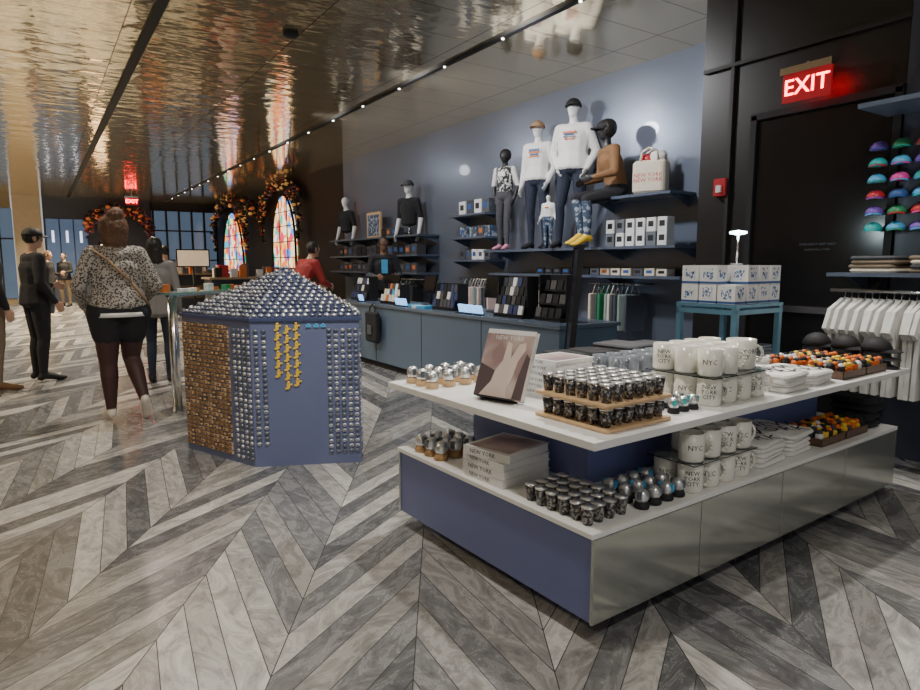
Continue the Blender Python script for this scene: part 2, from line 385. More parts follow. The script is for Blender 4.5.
def books(name,x,y,z,n,d=(.30,.235),th=.032,rz=0):
    b=MB(name); b.M=TM; zz=z
    def bx(M,lo,hi,mm): b.add([(lo[0] if i<0 else hi[0],lo[1] if j<0 else hi[1],lo[2] if kk<0 else hi[2]) for i in(-1,1) for j in(-1,1) for kk in(-1,1)],[(0,1,3,2),(4,6,7,5),(0,4,5,1),(2,3,7,6),(0,2,6,4),(1,5,7,3)],mm,False,M)
    for k in range(n):
        r=rz+ru(-.09,.09); t=th*ru(.9,1.1)
        M=Matrix.Translation((x,y,zz))@Matrix.Rotation(r,4,'Z'); X,Y=d[0]/2,d[1]/2
        bx(M,(-X+.003,-Y+.004,.003),(X-.004,Y-.004,t-.003),paper); bx(M,(-X,-Y,0),(X,Y,.003),cover); bx(M,(-X,-Y,t-.003),(X,Y,t),cover)
        bx(M,(-X-.001,-Y,0),(-X+.003,Y,t),cover)
        b.text('NEW YORK',t*.75,inkm,M@frame((-X-.0018,.02,t/2),(0,-1,0),(0,0,1)))
        if k==n-1:
            bx(M,(-X+.02,-Y+.02,t),(X-.02,Y-.02,t+.0006),photo_c)
        zz+=t+.0005
    return b.done()
books('book_stack',.53,.72,ZU,6,(.26,.22),.028,rz=.05)
books('book_stack.001',.165,.66,ZL,4,(.28,.26),.036,rz=.12)
b=MB('book_stack.002'); b.M=TM
for k in range(2): b.box((.62,.98,ZU+.018+k*.037),(.25,.2,.035),cover,rz=.2*k)
b.done()
b=MB('art_book_on_stand'); 
Mb=TM@Matrix.Translation((.165,.724,ZU+.002))@Matrix.Rotation(math.radians(-76),4,'Z')@Matrix.Rotation(math.radians(-22),4,'X')
b.M=Mb
hm=mat('cover_hand',(.70,.58,.52),.5); hk=mat('cover_dark',(.09,.06,.07),.5)
b.box((0,0,.165),(.255,.022,.31),paper); b.box((0,-.013,.165),(.262,.004,.318),cover); b.box((0,.013,.165),(.262,.004,.318),cover)
b.box((0,-.0155,.155),(.262,.001,.295),photo_c)
b.text('NEW YORK',.030,cover,frame((0,-.0165,.285),(1,0,0),(0,0,1)))
b.prism([(-.13,.01),(-.03,.01),(.0,.07),(-.04,.13),(-.13,.16)],.002,hk,Matrix.Translation((.0,-.0158,0)))
b.prism([(-.10,.012),(.05,.012),(.04,.06),(.06,.10),(.07,.18),(.10,.24),(.09,.27),(.06,.26),(.03,.19),(.02,.26),(-.005,.27),(-.01,.18),(-.04,.13),(-.05,.08)],.002,hm,Matrix.Translation((.0,-.0168,0)))
b.prism([(.08,.012),(.13,.012),(.13,.2),(.11,.22),(.09,.12)],.002,hk,Matrix.Translation((.0,-.0165,0)))
b.tube((0,.02,.2),(0,.12,.05),.004,blackm); b.box((0,-.02,.004),(.2,.06,.006),blackm)
b.done()
def tees(name,spots,z,m=cloth_wt,pr=True):
    b=MB(name); b.M=TM
    for (x,y,n,rz) in spots:
        zz=z
        for k in range(n):
            r=rz+ru(-.07,.07); b.slab((x+ru(-.01,.01),y+ru(-.01,.01),zz),(.25+ru(-.01,.02),.30,.022),m,rz=r,r=.03,bev=.009); zz+=.021
        if pr: b.text('NEW\nYORK',.115,inkm,Matrix.Translation((x,y,zz+.0025))@Matrix.Rotation(rz-.6,4,'Z'))
    b.done()
tees('folded_tshirt_stack',[(1.47,.20,4,.05),(1.76,.21,3,.1),(1.47,.54,4,.0),(1.76,.55,4,-.05)],ZU)
tees('folded_tshirt_stack.001',[(1.27,.19,5,.1),(1.55,.20,5,.1)],ZL)
tees('folded_garment_stack',[(1.6,1.22,5,.1),(1.9,1.22,4,.1),(1.95,.88,3,-.05)],ZU,cloth_gy,False)
tees('folded_garment_stack.002',[(2.27,.95,3,.05),(2.53,.95,3,.05)],ZU,greyc,False)
b=MB('folded_garment_stack.001'); b.M=TM
for i in range(3):
    for k in range(3): b.slab((.85+i*.22,1.25-.02*k,ZU+k*.03),(.2,.26,.03),cloth_bk,rz=ru(-.2,.2),r=.04,bev=.012)
b.done()
def cap(b,M,m,mb):
    b.ell((0,0,0),(.085,.095,.085),m,14,6,.5,1,M)
    vs=[];fs=[]
    n=9
    for k in range(n):
        a=math.radians(-60+120*k/(n-1)); vs.append((.08*math.sin(a),.085*math.cos(a),.012)); 
        vs.append((.085*math.sin(a),.085*math.cos(a)+.075*max(.05,math.cos(a*1.45)),.0-.012*abs(math.sin(a))))
    m0=len(vs)
    vs+=[(x,y,z-.005) for x,y,z in vs]
    for k in range(n-1):
        a=2*k; fs+=[(a,a+1,a+3,a+2),(a+m0,a+2+m0,a+3+m0,a+1+m0),(a+1,a+1+m0,a+3+m0,a+3)]
    b.add(vs,fs,mb,False,M)
    b.ell((0,0,0),(.008,.008,.090),mb,6,4,.5,1,M)
def trays(name,cells,z,d=(.26,.22)):
    b=MB(name); b.M=TM
    pals=[[orange,orange,yellow,blackm,cloth_gy],[orange,yellow,cover,blackm,cloth_gy],[cloth_bk,blackm,orange,cover],[silver2,blackm,cover,cloth_gy]]
    for (x,y,pi) in cells:
        b.slab((x,y,z),(d[0],d[1],.012),woodd,r=.01,bev=.002)
        for sx in(-1,1): b.box((x+sx*(d[0]/2-.004),y,z+.022),(.008,d[1],.04),woodd)
        for sy in(-1,1): b.box((x,y+sy*(d[1]/2-.004),z+.022),(d[0],.008,.04),woodd)
        for i in range(5):
            for j in range(4):
                m=random.choice(pals[pi]); px=x-d[0]/2+.030+i*.049; py=y-d[1]/2+.03+j*.052; r=ru(-.5,.5)
                b.slab((px,py,z+.013),(.040,.036,ru(.045,.065)),m,rz=r,r=.012,bev=.008)
                b.ell((px,py,z+.07),(.017,.017,.014),random.choice(pals[pi]),8,5)
    b.done()
trays('keepsake_tray',[(2.08,.16,1),(2.35,.16,0),(2.08,.40,2),(2.35,.40,0)],ZU)
trays('keepsake_tray.001',[(1.87,.15,1),(2.14,.15,0)],ZL)
b=MB('baseball_cap_pile'); b.M=TM
for k in range(3):
    for j in range(3): cap(b,Matrix.Translation((2.585,.15+j*.17,ZU+.013+k*.045))@Matrix.Rotation(math.pi+ru(-.4,.4),4,'Z')@Matrix.Scale(.88,4),blackm,cloth_bk)
b.done()
b=MB('black_pouch_pile'); b.M=TM
for k in range(4):
    b.slab((2.41+ru(-.015,.015),.17,ZL+k*.042),(.20,.24,.042),cloth_bk,rz=ru(-.12,.12),r=.05,bev=.018)
b.done()
RC=Matrix.Translation((2.40,.99,0))
b=MB('riser_stand'); b.M=TM@RC
RW,RD=.56,.44
for sx in(-1,1):
    for sy in(-1,1): b.box((sx*(RW/2-.02),sy*(RD/2-.02),ZU+.1655),(.035,.035,.33),frameb)
b.box((0,0,ZU+.34),(RW,RD,.02),frameb)
for sy in(-1,1): b.box((0,sy*(RD/2-.01),ZU+.30),(RW,.02,.03),frameb)
for sx in(-1,1): b.box((sx*(RW/2-.01),0,ZU+.30),(.02,RD,.03),frameb)
b.done()
b=MB('gift_box_stack'); b.M=TM@RC@Matrix.Translation((0,0,ZU+.351))
q=.122
for k in range(2):
    for i in range(4):
        for j in range(3):
            if k==1 and i==0 and j==0: continue
            x=-.205+i*.137; y=-.135+j*.133; z=q/2+k*(q+.002)
            b.box((x,y,z),(q,q,q),cover)
            b.box((x,y-q/2,z+.008),(.07,.003,.075),boxpr); b.box((x-q/2,y,z+.008),(.003,.07,.075),boxpr)
            b.text('NY',.05,bluink,frame((x-q/2-.0025,y,z),(0,-1,0),(0,0,1))); b.text('NY',.05,bluink,frame((x,y-q/2-.0025,z),(1,0,0),(0,0,1)))
            b.box((x,y-q/2-.0005,z-.05),(q,.002,.014),bluink); b.box((x-q/2-.0005,y,z-.05),(.002,q,.014),bluink)
b.done()
b=MB('led_table_lamp'); b.M=TM@RC@Matrix.Translation((.06,.0,ZU+.351+.248))
b.cyl((0,0,0),.045,.012,chrome); b.tube((0,0,.01),(0,0,.21),.007,chrome); b.lathe((0,0,.21),[(.012,-.01),(.055,0),(.055,.012),(.01,.02)],lampc,20)
b.done()

# ---------------------------------------------------------------- magnet display
P=[(.85,4.95),(1.137,4.22),(1.78,3.94),(2.05,4.65),(1.5,5.3)]; HB=.98; AP=Vector((1.5,4.6,1.33))
b=MB('magnet_display_kiosk')
vs=[(x,y,.0) for x,y in P]+[(x,y,HB) for x,y in P]
b.add(vs,[tuple(range(4,-1,-1)),tuple(range(5,10))]+[(i,(i+1)%5,(i+1)%5+5,i+5) for i in range(5)],bluek)
cx=sum(p[0] for p in P)/5; cy=sum(p[1] for p in P)/5
O=[(cx+(x-cx)*1.03,cy+(y-cy)*1.03) for x,y in P]
vs=[(x,y,HB) for x,y in O]+[(x,y,HB+.02) for x,y in O]+[tuple(AP)]
b.add(vs,[tuple(range(4,-1,-1))]+[(i,(i+1)%5,(i+1)%5+5,i+5) for i in range(5)]+[(i+5,(i+1)%5+5,10) for i in range(5)],bluedk)
kiosk=b.done()
b=MB('souvenir_magnets')
def facem(A,B):
    A=Vector((*A,0)); B=Vector((*B,0)); t=(B-A).normalized(); nrm=Vector((t.y,-t.x,0))
    return Matrix.Translation(A)@Matrix((t,-nrm,Vector((0,0,1)))).transposed().to_4x4(),(B-A).length
M,Lf=facem(P[0],P[1])
b.M=M
x=.03
c=0
while x<.56:
    for r in range(29):
        z=.06+r*.031
        mm=woodm if R()<.55 else (woodd if R()<.45 else woodl)
        b.box((x,-.004,z),(.040 if c%2 else .046,.008,.022),mm); b.box((x,-.009,z),(.022,.004,.012),woodd if mm!=woodd else woodl)
    x+=.055; c+=1
def ovals(x,r0,r1,w=.026,h=.02):
    for r in range(r0,r1):
        z=.05+r*.036
        Mo=rotm('X',90)
        b.lathe((x,0,z),[(w*.5,0),(w*.5,.006),(w*.35,.011)],silver if R()<.5 else silver2,10,Matrix.Diagonal((1.25,1,1,1))@Mo)
        b.box((x,-.012,z),(w*.5,.003,h*.3),silver2)
for x in (.605,.655,.705,.755): ovals(x,0,25)
M,Lf=facem(P[1],P[2]); b.M=M
for x in (.03,.08): ovals(x,3,25)
for x in (.50,.545,.59,.635,.675): ovals(x,1,25)
for k,x in enumerate((.17,.23,.29)):
    for r in range(7 if k!=0 else 6):
        z=.94-r*.062+(.0 if k!=1 else -.02)
        b.box((x,-.005,z),(.020,.01,.034),yellow); b.ell((x,-.006,z+.022),(.010,.007,.010),yellow,8,5); b.box((x+.012,-.005,z+.008),(.026,.008,.010),yellow); b.box((x-.010,-.005,z-.018),(.022,.009,.012),yellow)
for x in (.37,.42,.465):
    z=.945
    b.box((x,-.005,z),(.034,.01,.018),sky_b); b.ell((x,-.008,z+.008),(.008,.006,.010),sky_b,8,5)
M,Lf=facem(P[2],P[3]); b.M=M
for q in range(13): ovals(.05+q*.052,1,25)
M,Lf=facem(P[4],P[0]); b.M=M
for q in range(12): ovals(.05+q*.055,1,25)
b.M=Matrix()
for i in range(5):
    A=Vector((*O[i],HB+.02)); B=Vector((*O[(i+1)%5],HB+.02)); nr=(B-A).cross(AP-A).normalized()
    rows=14
    for r in range(rows):
        f=(r+.45)/rows; a=A.lerp(AP,f); c=B.lerp(AP,f); Ld=(c-a).length; k=max(1,int(Ld/.046))
        t=(B-A).normalized(); up=nr.cross(t)
        Mr=Matrix((t,up,nr)).transposed().to_4x4()
        for q in range(k):
            p=a.lerp(c,(q+.5)/k)
            b.ell(p+nr*.008,(.020,.013,.010),silver if R()<.6 else silver2,8,5,M=Mr)
            b.ell(p+nr*.016+up*.003,(.011,.007,.006),cover if R()<.5 else silver2,6,4,M=Mr)
b.done(kiosk)

# ---------------------------------------------------------------- counter
ctr=mat('counter_blue_grey',(.12,.175,.25),.35,var=.05,scale=2)
b=MB('checkout_counter')
b.box((4.02,6.5,.44),(.70,4.9,.72),ctr); b.box((4.02,6.5,.04),(.62,4.8,.08),blackm)
b.box((4.02,6.5,.815),(.74,4.95,.035),mat('counter_top',(.12,.16,.22),.2))
for y in (5.2,6.4,7.6): b.box((3.668,y,.44),(.006,.006,.70),blackm)
b.done(bevel=.004)
ZC=.833
def pos(name,x,y,yaw):
    b=MB(name); b.M=Matrix.Translation((x,y,ZC))@Matrix.Rotation(yaw,4,'Z')
    b.slab((0,0,0),(.2,.16,.015),blackm); b.tube((0,0,.01),(0,.03,.2),.015,blackm)
    b.box((0,.0,.26),(.34,.025,.22),black,M=rotm('X',-12)); b.box((0,.018,.262),(.31,.004,.19),scr if R()<.5 else black,M=rotm('X',-12))
    b.done()
pos('checkout_monitor',4.15,8.05,-1.4); pos('checkout_monitor.001',4.15,7.0,-1.7); pos('checkout_monitor.002',4.15,5.6,-1.5)
def rack(name,x,y,w,h,rows,pal,yaw=math.pi/2):
    b=MB(name); b.M=Matrix.Translation((x,y,ZC))@Matrix.Rotation(yaw,4,'Z')
    b.box((0,.0,.01),(w,.2,.02),blackm)
    b.box((0,-.09,h/2),(w,.015,h),blackm)
    for sx in(-1,1): b.box((sx*w/2,-.03,h/2),(.012,.14,h),blackm)
    for r in range(rows):
        z=.03+(h-.05)*r/rows; yy=.08-.15*r/rows
        b.box((0,yy,z),(w,.05,.012),blackm)
        k=int(w/.075)
        for q in range(k): b.box((-w/2+(q+.5)*w/k,yy,z+.05),(w/k*.8,.018,.085),random.choice(pal),M=rotm('X',12))
    b.done()
pal1=[cover,cloth_cr,silver2,sky_b,blackm,orank,paper]; pal2=[blackm,bluedk,silver2,paper,blackm]
rack('card_display_rack',3.95,8.55,.5,.34,3,pal2); rack('card_display_rack.001',3.9,7.5,.45,.26,3,pal1)
rack('card_display_rack.002',3.9,6.15,.45,.30,3,pal2); rack('card_display_rack.003',3.9,4.95,.45,.40,4,pal2)
rack('card_display_rack.004',3.95,4.42,.36,.42,3,[blackm,silver2])
b=MB('brochure_trays')
for i in range(4):
    y=6.78-i*.10
    b.slab((3.80,y,ZC),(.16,.09,.02+.02*R()),random.choice([paper,scrw,sky_b,cover,blackm]),rz=ru(-.3,.3),r=.01,bev=.003)
b.done()
b=MB('backlit_price_cards')
for y in (5.35,5.5,5.65,6.95,7.1,8.2): b.box((3.74,y,ZC+.055),(.02,.12,.085),scr,M=rotm('Y',-15)); b.box((3.74,y,ZC+.008),(.07,.12,.014),blackm)
b.done()
b=MB('black_tote_bag')
b.M=Matrix.Translation((3.60,7.55,.34))@Matrix.Rotation(math.pi/2,4,'Z')
b.slab((0,0,0),(.34,.07,.40),cloth_bk,r=.03,bev=.03)
b.path([(-.08,0,.39),(-.07,.0,.46),(0,-.01,.50),(.07,.0,.46),(.08,0,.39)],.010,cloth_bk)
b.box((0,.05,.17),(.12,.004,.12),silver2)
b.path([(0,-.01,.49),(0,-.05,.49)],.006,chrome)
b.done()
b=MB('tall_black_signboard')
b.M=Matrix.Translation((3.47,3.78,0))@Matrix.Rotation(math.radians(52),4,'Z')@rotm('X',4)
b.box((0,0,.76),(.40,.03,1.42),mat('navy_sign_panel',(.015,.022,.04),.25)); 
for sx in(-1,1): b.box((sx*.2,0,.76),(.02,.045,1.46),blackm)
b.box((0,0,.035),(.42,.26,.03),blackm); b.box((0,0,1.49),(.42,.045,.02),blackm)
b.done()
# ---------------------------------------------------------------- wall shelves
shm=mat('shelf_blue_steel',(.12,.15,.21),.3,.3)
SH=[0]
def shelf(y0,y1,z,d=.42):
    b=MB('display_shelf' if SH[0]==0 else 'display_shelf.%03d'%SH[0]); SH[0]+=1
    b.box((6-d/2,(y0+y1)/2,z-.015),(d,y1-y0,.03),shm)
    k=max(2,int((y1-y0)/1.0)+1)
    for i in range(k):
        y=y0+.08+(y1-y0-.16)*i/(k-1); b.prism([(0,0),(-d*.8,0),(0,-.12)],.012,shm,Matrix.Translation((6,y,z-.03)))
    b.done()
shelf(4.35,7.75,1.55,.50); shelf(4.35,7.75,1.22,.40); shelf(4.5,5.75,2.12,.42)
for z in (2.12,1.77,1.42): shelf(7.85,8.95,z,.40)
for z in (1.87,1.52,1.2): shelf(9.8,13.8,z,.45)
def boxes(name,y0,y1,z,pal,x=5.75,h=.2,w=.2,stack=1):
    b=MB(name); y=y0
    while y+w<y1:
        for k in range(stack):
            hh=h*ru(.85,1.0) if stack==1 else h; m=random.choice(pal)
            b.slab((x,y+w/2,z+.0005+k*h),(w*.9,w*.9,hh),m,r=.01,bev=.003); b.box((x-w*.452,y+w/2,z+k*h+hh*.55),(.004,w*.5,hh*.4),random.choice([inkm,bluink,silver2,orank]) if stack==1 else inkm)
        y+=w*1.06
    b.done()
boxes('mug_gift_boxes',4.5,5.45,1.55,[cover,greyc,cover],5.62,.15,.14,2)
boxes('souvenir_boxes',4.6,6.9,1.22,[blackm,silver2,cloth_cr],5.78,.09,.16)
boxes('souvenir_boxes.001',7.9,8.9,2.12,[cover,cloth_gy,silver2],5.8,.22,.2)
boxes('souvenir_boxes.002',7.9,8.9,1.77,[camo,silver2,boxpr],5.8,.17,.16)
boxes('souvenir_boxes.003',7.9,8.9,1.42,[cover,cloth_gy,silver2],5.8,.16,.16)
boxes('souvenir_boxes.004',10.0,13.6,1.52,[blackm,cloth_gy,blackm],5.75,.2,.22)
boxes('souvenir_boxes.005',10.0,13.6,1.2,[blackm,cloth_gy,cloth_gy],5.75,.18,.22)
def totes(name,y0,n,pal,z=1.12,dy=.075,L=.42):
    b=MB(name); y1=y0+n*dy
    b.tube((5.72,y0-.05,z),(5.72,y1+.05,z),.012,chrome)
    for y in(y0-.04,y1+.04): b.tube((5.72,y,z),(5.99,y,z),.010,chrome)
    for i in range(n):
        y=y0+i*dy; m=random.choice(pal)
        b.slab((5.72,y,z-.12-L),(.30,.035,L),m,r=.012,bev=.012,rz=ru(-.35,.35))
        b.path([(5.64,y,z-.13),(5.70,y,z),(5.74,y,z),(5.80,y,z-.13)],.007,m,5)
    b.done()
totes('hanging_tote_bags',6.35,14,[teepink,teegrn,cloth_cr,cloth_gy])
totes('hanging_tote_bags.001',5.05,9,[teegrn,silver2,cloth_cr,teepink,green])
totes('hanging_tote_bags.002',7.75,12,[teepink,cloth_bk,cloth_gy,teegrn])
totes('hanging_tote_bags.003',10.1,16,[cloth_bk,cloth_gy,teegrn],1.08,.11)
b=MB('framed_print'); b.M=Matrix.Translation((5.8,12.0,1.871))
b.box((0,0,.26),(.04,.62,.52),woodl); b.box((-.022,0,.26),(.004,.52,.42),camo); b.done()
b=MB('canvas_tote_bag'); b.M=Matrix.Translation((5.74,4.90,2.121))@Matrix.Rotation(math.radians(-70),4,'Z')
b.slab((0,0,0),(.38,.18,.36),cloth_cr,r=.05,bev=.03)
for s in(-1,1): b.path([(-.10,s*.07,.35),(-.08,s*.07,.45),(0,s*.07,.49),(.08,s*.07,.45),(.10,s*.07,.35)],.012,cloth_cr)
for s in(-1,1):
    b.text('NEW YORK\nNEW YORK',.062,redp,frame((0,s*.0915,.17),(-s,0,0),(0,0,1)))
b.ell((.08,0,.40),(.10,.07,.07),cloth_wt); b.ell((-.05,.02,.38),(.09,.06,.06),redp)
b.done()
# ---------------------------------------------------------------- right rack
b=MB('hanging_tshirt_rack')
XB=4.68
b.tube((XB,.9,1.17),(XB,2.35,1.17),.014,chrome)
for y in(.95,2.3): b.tube((XB,y,1.17),(4.97,y,1.17),.012,chrome)
sh=[(-.03,.62),(-.07,.60),(-.19,.55),(-.25,.42),(-.19,.38),(-.165,.45),(-.175,0),(.175,0),(.165,.45),(.19,.38),(.25,.42),(.19,.55),(.07,.60),(.03,.62),(0,.60)]
for i in range(30):
    y=.98+i*.044
    b.prism(sh,.026,cloth_wt,Matrix.Translation((XB,y,.50))@Matrix.Rotation(ru(-.14,.14),4,'Z'))
    b.path([(XB,y,1.11),(XB+.01,y,1.15),(XB,y,1.185)],.003,chrome,5)
b.done()
b=MB('display_shelf.020'); b.box((4.76,1.55,1.28),(.42,1.55,.025),shm); 
for y in (.85,1.55,2.25): b.prism([(.2,0),(-.12,0),(.2,-.1)],.012,shm,Matrix.Translation((4.77,y,1.268)))
b.done()
b=MB('folded_sweater_stack')
for y in (2.08,1.72,1.36,1.0):
    for k in range(4): b.slab((4.77,y+ru(-.01,.01),1.293+k*.028),(.27,.30,.028),[khaki,cloth_gy,cloth_cr,khaki][(k+int(y*7))%4],r=.04,bev=.012,rz=ru(-.05,.05))
b.done()
b=MB('display_shelf.021'); b.box((4.76,1.7,2.37),(.42,1.0,.03),shm); b.done()
b=MB('colorful_cap_wall_display')
pal=[teal,sky_b,violet,green,redp,bluink,sky_b,magenta]
for r in range(6):
    for q in range(8):
        y=2.18-q*.14; z=1.58+r*.108
        m=pal[(r*2+q)%8]
        b.tube((4.97,y,z+.02),(4.82,y,z+.035),.004,chrome,5)
        cap(b,Matrix.Translation((4.84,y,z))@Matrix.Rotation(math.radians(110),4,'Z')@Matrix.Scale(.68,4),m,pal[(r+q*3)%8])
b.done()
b=MB('power_outlet'); b.slab((4.963,1.97,2.44),(.012,.075,.11),cover,r=.003,bev=.002); b.box((4.955,1.97,2.515),(.004,.02,.03),inkm); b.box((4.955,1.97,2.475),(.004,.02,.03),inkm); b.done()
b=MB('fire_alarm_strobe'); b.slab((4.974,3.48,1.93),(.05,.12,.15),redp,r=.008,bev=.005); b.slab((4.942,3.48,1.96),(.02,.05,.06),cover,r=.004,bev=.003); b.done()
def exit_sign(name,c,yaw,s=1,hang=.1):
    b=MB(name); b.M=Matrix.Translation(c)@Matrix.Rotation(yaw,4,'Z')@Matrix.Scale(s,4)
    b.box((0,0,.125),(.38,.08,.05),chrome); b.box((0,0,0),(.36,.02,.20),mat('exit_face',(.10,.01,.01),.4,emit=(1,.02,.04),es=.25)); 
    b.tube((0,0,.15),(0,0,.15+hang),.012,chrome)
    for sg in(1,-1):
        for dx in (-.0025,0,.0025): b.text('EXIT',.165,exitr,frame((dx,sg*-.0135,0),(sg,0,0),(0,0,1)))
    return b.done()
exit_sign('exit_sign',(4.84,2.71,2.66),math.radians(-90),1,.02)
b=MB('exit_sign_bracket'); b.box((4.945,2.71,2.785),(.11,.10,.05),chrome); b.done()
exit_sign('exit_sign.001',(2.75,23.7,3.38),0,1.1,.08)
b=MB('door_notice_lettering')
b.text('EMERGENCY EXIT ONLY',.025,silver2,frame((4.966,2.62,1.50),(0,-1,0),(0,0,1))); b.text('ALARM WILL SOUND',.02,silver2,frame((4.966,2.62,1.46),(0,-1,0),(0,0,1)))
b.done()
b=MB('smoke_detector'); b.lathe((2.28,6.55,HC-.05),[(.05,0),(.075,.015),(.08,.05)],blackm,20); b.done()

# ---------------------------------------------------------------- stained glass arches + garlands
stg=stained_mat()
def arch(name,y,w,h,z0,x=5.97):
    b=MB(name); pts=[(-w/2,0),(w/2,0)]
    hs=h-w*.75
    for k in range(1,12):
        f=k/12; a=math.pi*f; pts.append((w/2*math.cos(a),hs+w*.75*math.sin(a)))
    pts.insert(2,(w/2,hs)); pts.append((-w/2,hs))
    M=Matrix.Translation((x,y,z0))@Matrix.Rotation(math.pi/2,4,'Z')
    b.prism(pts,.04,stg,M)
    c3=[(x-.03,y+p[0],z0+p[1]) for p in pts]+[(x-.03,y+pts[0][0],z0)]
    b.path(c3,.035,blackm)
    for q in(-.17,.17): b.tube((x-.03,y+q*w,z0),(x-.03,y+q*w,z0+h*.93),.015,blackm)
    for q in(.2,.4,.6,.78): b.tube((x-.03,y-w/2*.97,z0+h*q),(x-.03,y+w/2*.97,z0+h*q),.012,blackm)
    o=b.done(); return o
arch('stained_glass_window',18.2,2.0,2.2,1.1); arch('stained_glass_window.001',23.9,2.9,2.1,1.1)
def garland(name,pts,n,rad,sz,pal=None):
    b=MB(name); pal=pal or [flk,flb,flm,flr,flk,fly,flp,flk,flb,flk]
    b.path(pts,.03,flk)
    for i in range(n):
        f=R()*(len(pts)-1); k=int(f); p=Vector(pts[k]).lerp(Vector(pts[min(k+1,len(pts)-1)]),f-k)
        q=p+Vector((ru(-1,1)*.5,ru(-1,1),ru(-1,1)))*rad
        if q.z>HC-.06: q.z=HC-.06
        if q.x>5.85: q.x=5.85
        s=sz*ru(.5,1.1); b.ell(q,(s,s,s*.7),random.choice(pal),6,4)
    b.done()
def arcpts(y,z0,w,h,x=5.82,cut=0):
    return [(x,y+w/2,z0)]+[(x,y+w/2*math.cos(math.pi*k/12),z0+h*.5+h*.5*math.sin(math.pi*k/12)) for k in range(13)]+[(x,y-w/2,z0)]
garland('flower_garland_arch',arcpts(18.2,2.0,3.2,1.6),360,.18,.065)
garland('flower_garland_arch.001',arcpts(23.9,1.9,4.3,1.65),320,.18,.075)
garland('flower_garland_arch.002',[(5.7,20.2,3.0),(5.6,21,3.2),(5.7,21.8,3.0)],120,.25,.08)
garland('flower_garland_wreath',[(2.6+1.0*math.cos(a*.2618*1.0),YE-.45,2.5+.75*math.sin(a*.2618)) for a in range(0,13)],300,.24,.08,[flk,flm,flr,flk,flb,flp])
b=MB('warm_display_niche'); b.box((2.15,YE-.1,1.5),(.5,.12,1.3),blackm); b.box((2.15,YE-.17,1.5),(.36,.02,1.1),warmpan); b.done()
# ---------------------------------------------------------------- far desks
def desk(name,lo,hi,items):
    b=MB(name); 
    c=[(a+d)/2 for a,d in zip(lo,hi)]; s=[d-a for a,d in zip(lo,hi)]
    b.box((c[0],c[1],hi[2]/2),(s[0]-.1,s[1]-.1,hi[2]-.04),mat(name+'_body',(.03,.035,.05),.3)); b.box((c[0],c[1],hi[2]-.02),(s[0],s[1],.04),mat(name+'_top',(.35,.25,.16),.3))
    b.box((c[0],lo[1]+.02,hi[2]*.55),(s[0]*.9,.03,.35),mat(name+'_sign',(.12,.10,.08),.4))
    o=b.done()
    b=MB(name+'_goods')
    for i in range(items):
        x=lo[0]+.1+(s[0]-.2)*R(); y=lo[1]+.1+(s[1]-.2)*R(); h=ru(.06,.28)
        b.slab((x,y,hi[2]),(ru(.08,.22),.1,h),random.choice([cover,blackm,orank,silver2,blackm,paper,redp,tanm]),r=.01,bev=.004)
    b.done(o)
desk('information_desk',(2.9,13.6,0),(4.9,14.4,1.08),22)
desk('information_desk.001',(2.6,18.6,0),(4.6,19.4,1.1),18)
desk('cafe_counter',(3.0,23.5,0),(5.2,24.3,1.1),20)
b=MB('menu_display_screen'); b.tube((3.35,17.5,0),(3.35,17.5,1.3),.03,blackm); b.cyl((3.35,17.5,0),.25,.02,blackm,20); b.box((3.35,17.5,1.5),(.8,.05,.45),black); b.box((3.35,17.47,1.5),(.74,.01,.39),mat('screen_warm',(.4,.3,.2),.3,emit=(1,.75,.5),es=.5,var=.6,scale=4)); b.done()
b=MB('glass_standing_ledge')
for (x,y) in ((1.0,6.25),(1.75,6.8)):
    b.cyl((x,y,0),.15,.018,chrome,24); b.tube((x,y,.01),(x,y,1.08),.042,chrome,16)
b.M=Matrix.Translation((1.36,6.5,1.09))@Matrix.Rotation(math.radians(36),4,'Z')
b.box((0,0,0),(1.15,.26,.02),gglass); b.box((0,0,-.018),(1.0,.05,.03),chrome)
for i in range(9): b.slab((-.48+i*.12,ru(-.05,.05),.01),(.08,.06,ru(.02,.07)),random.choice([cover,green,orank,paper,blackm]),r=.01,bev=.003)
b.done()

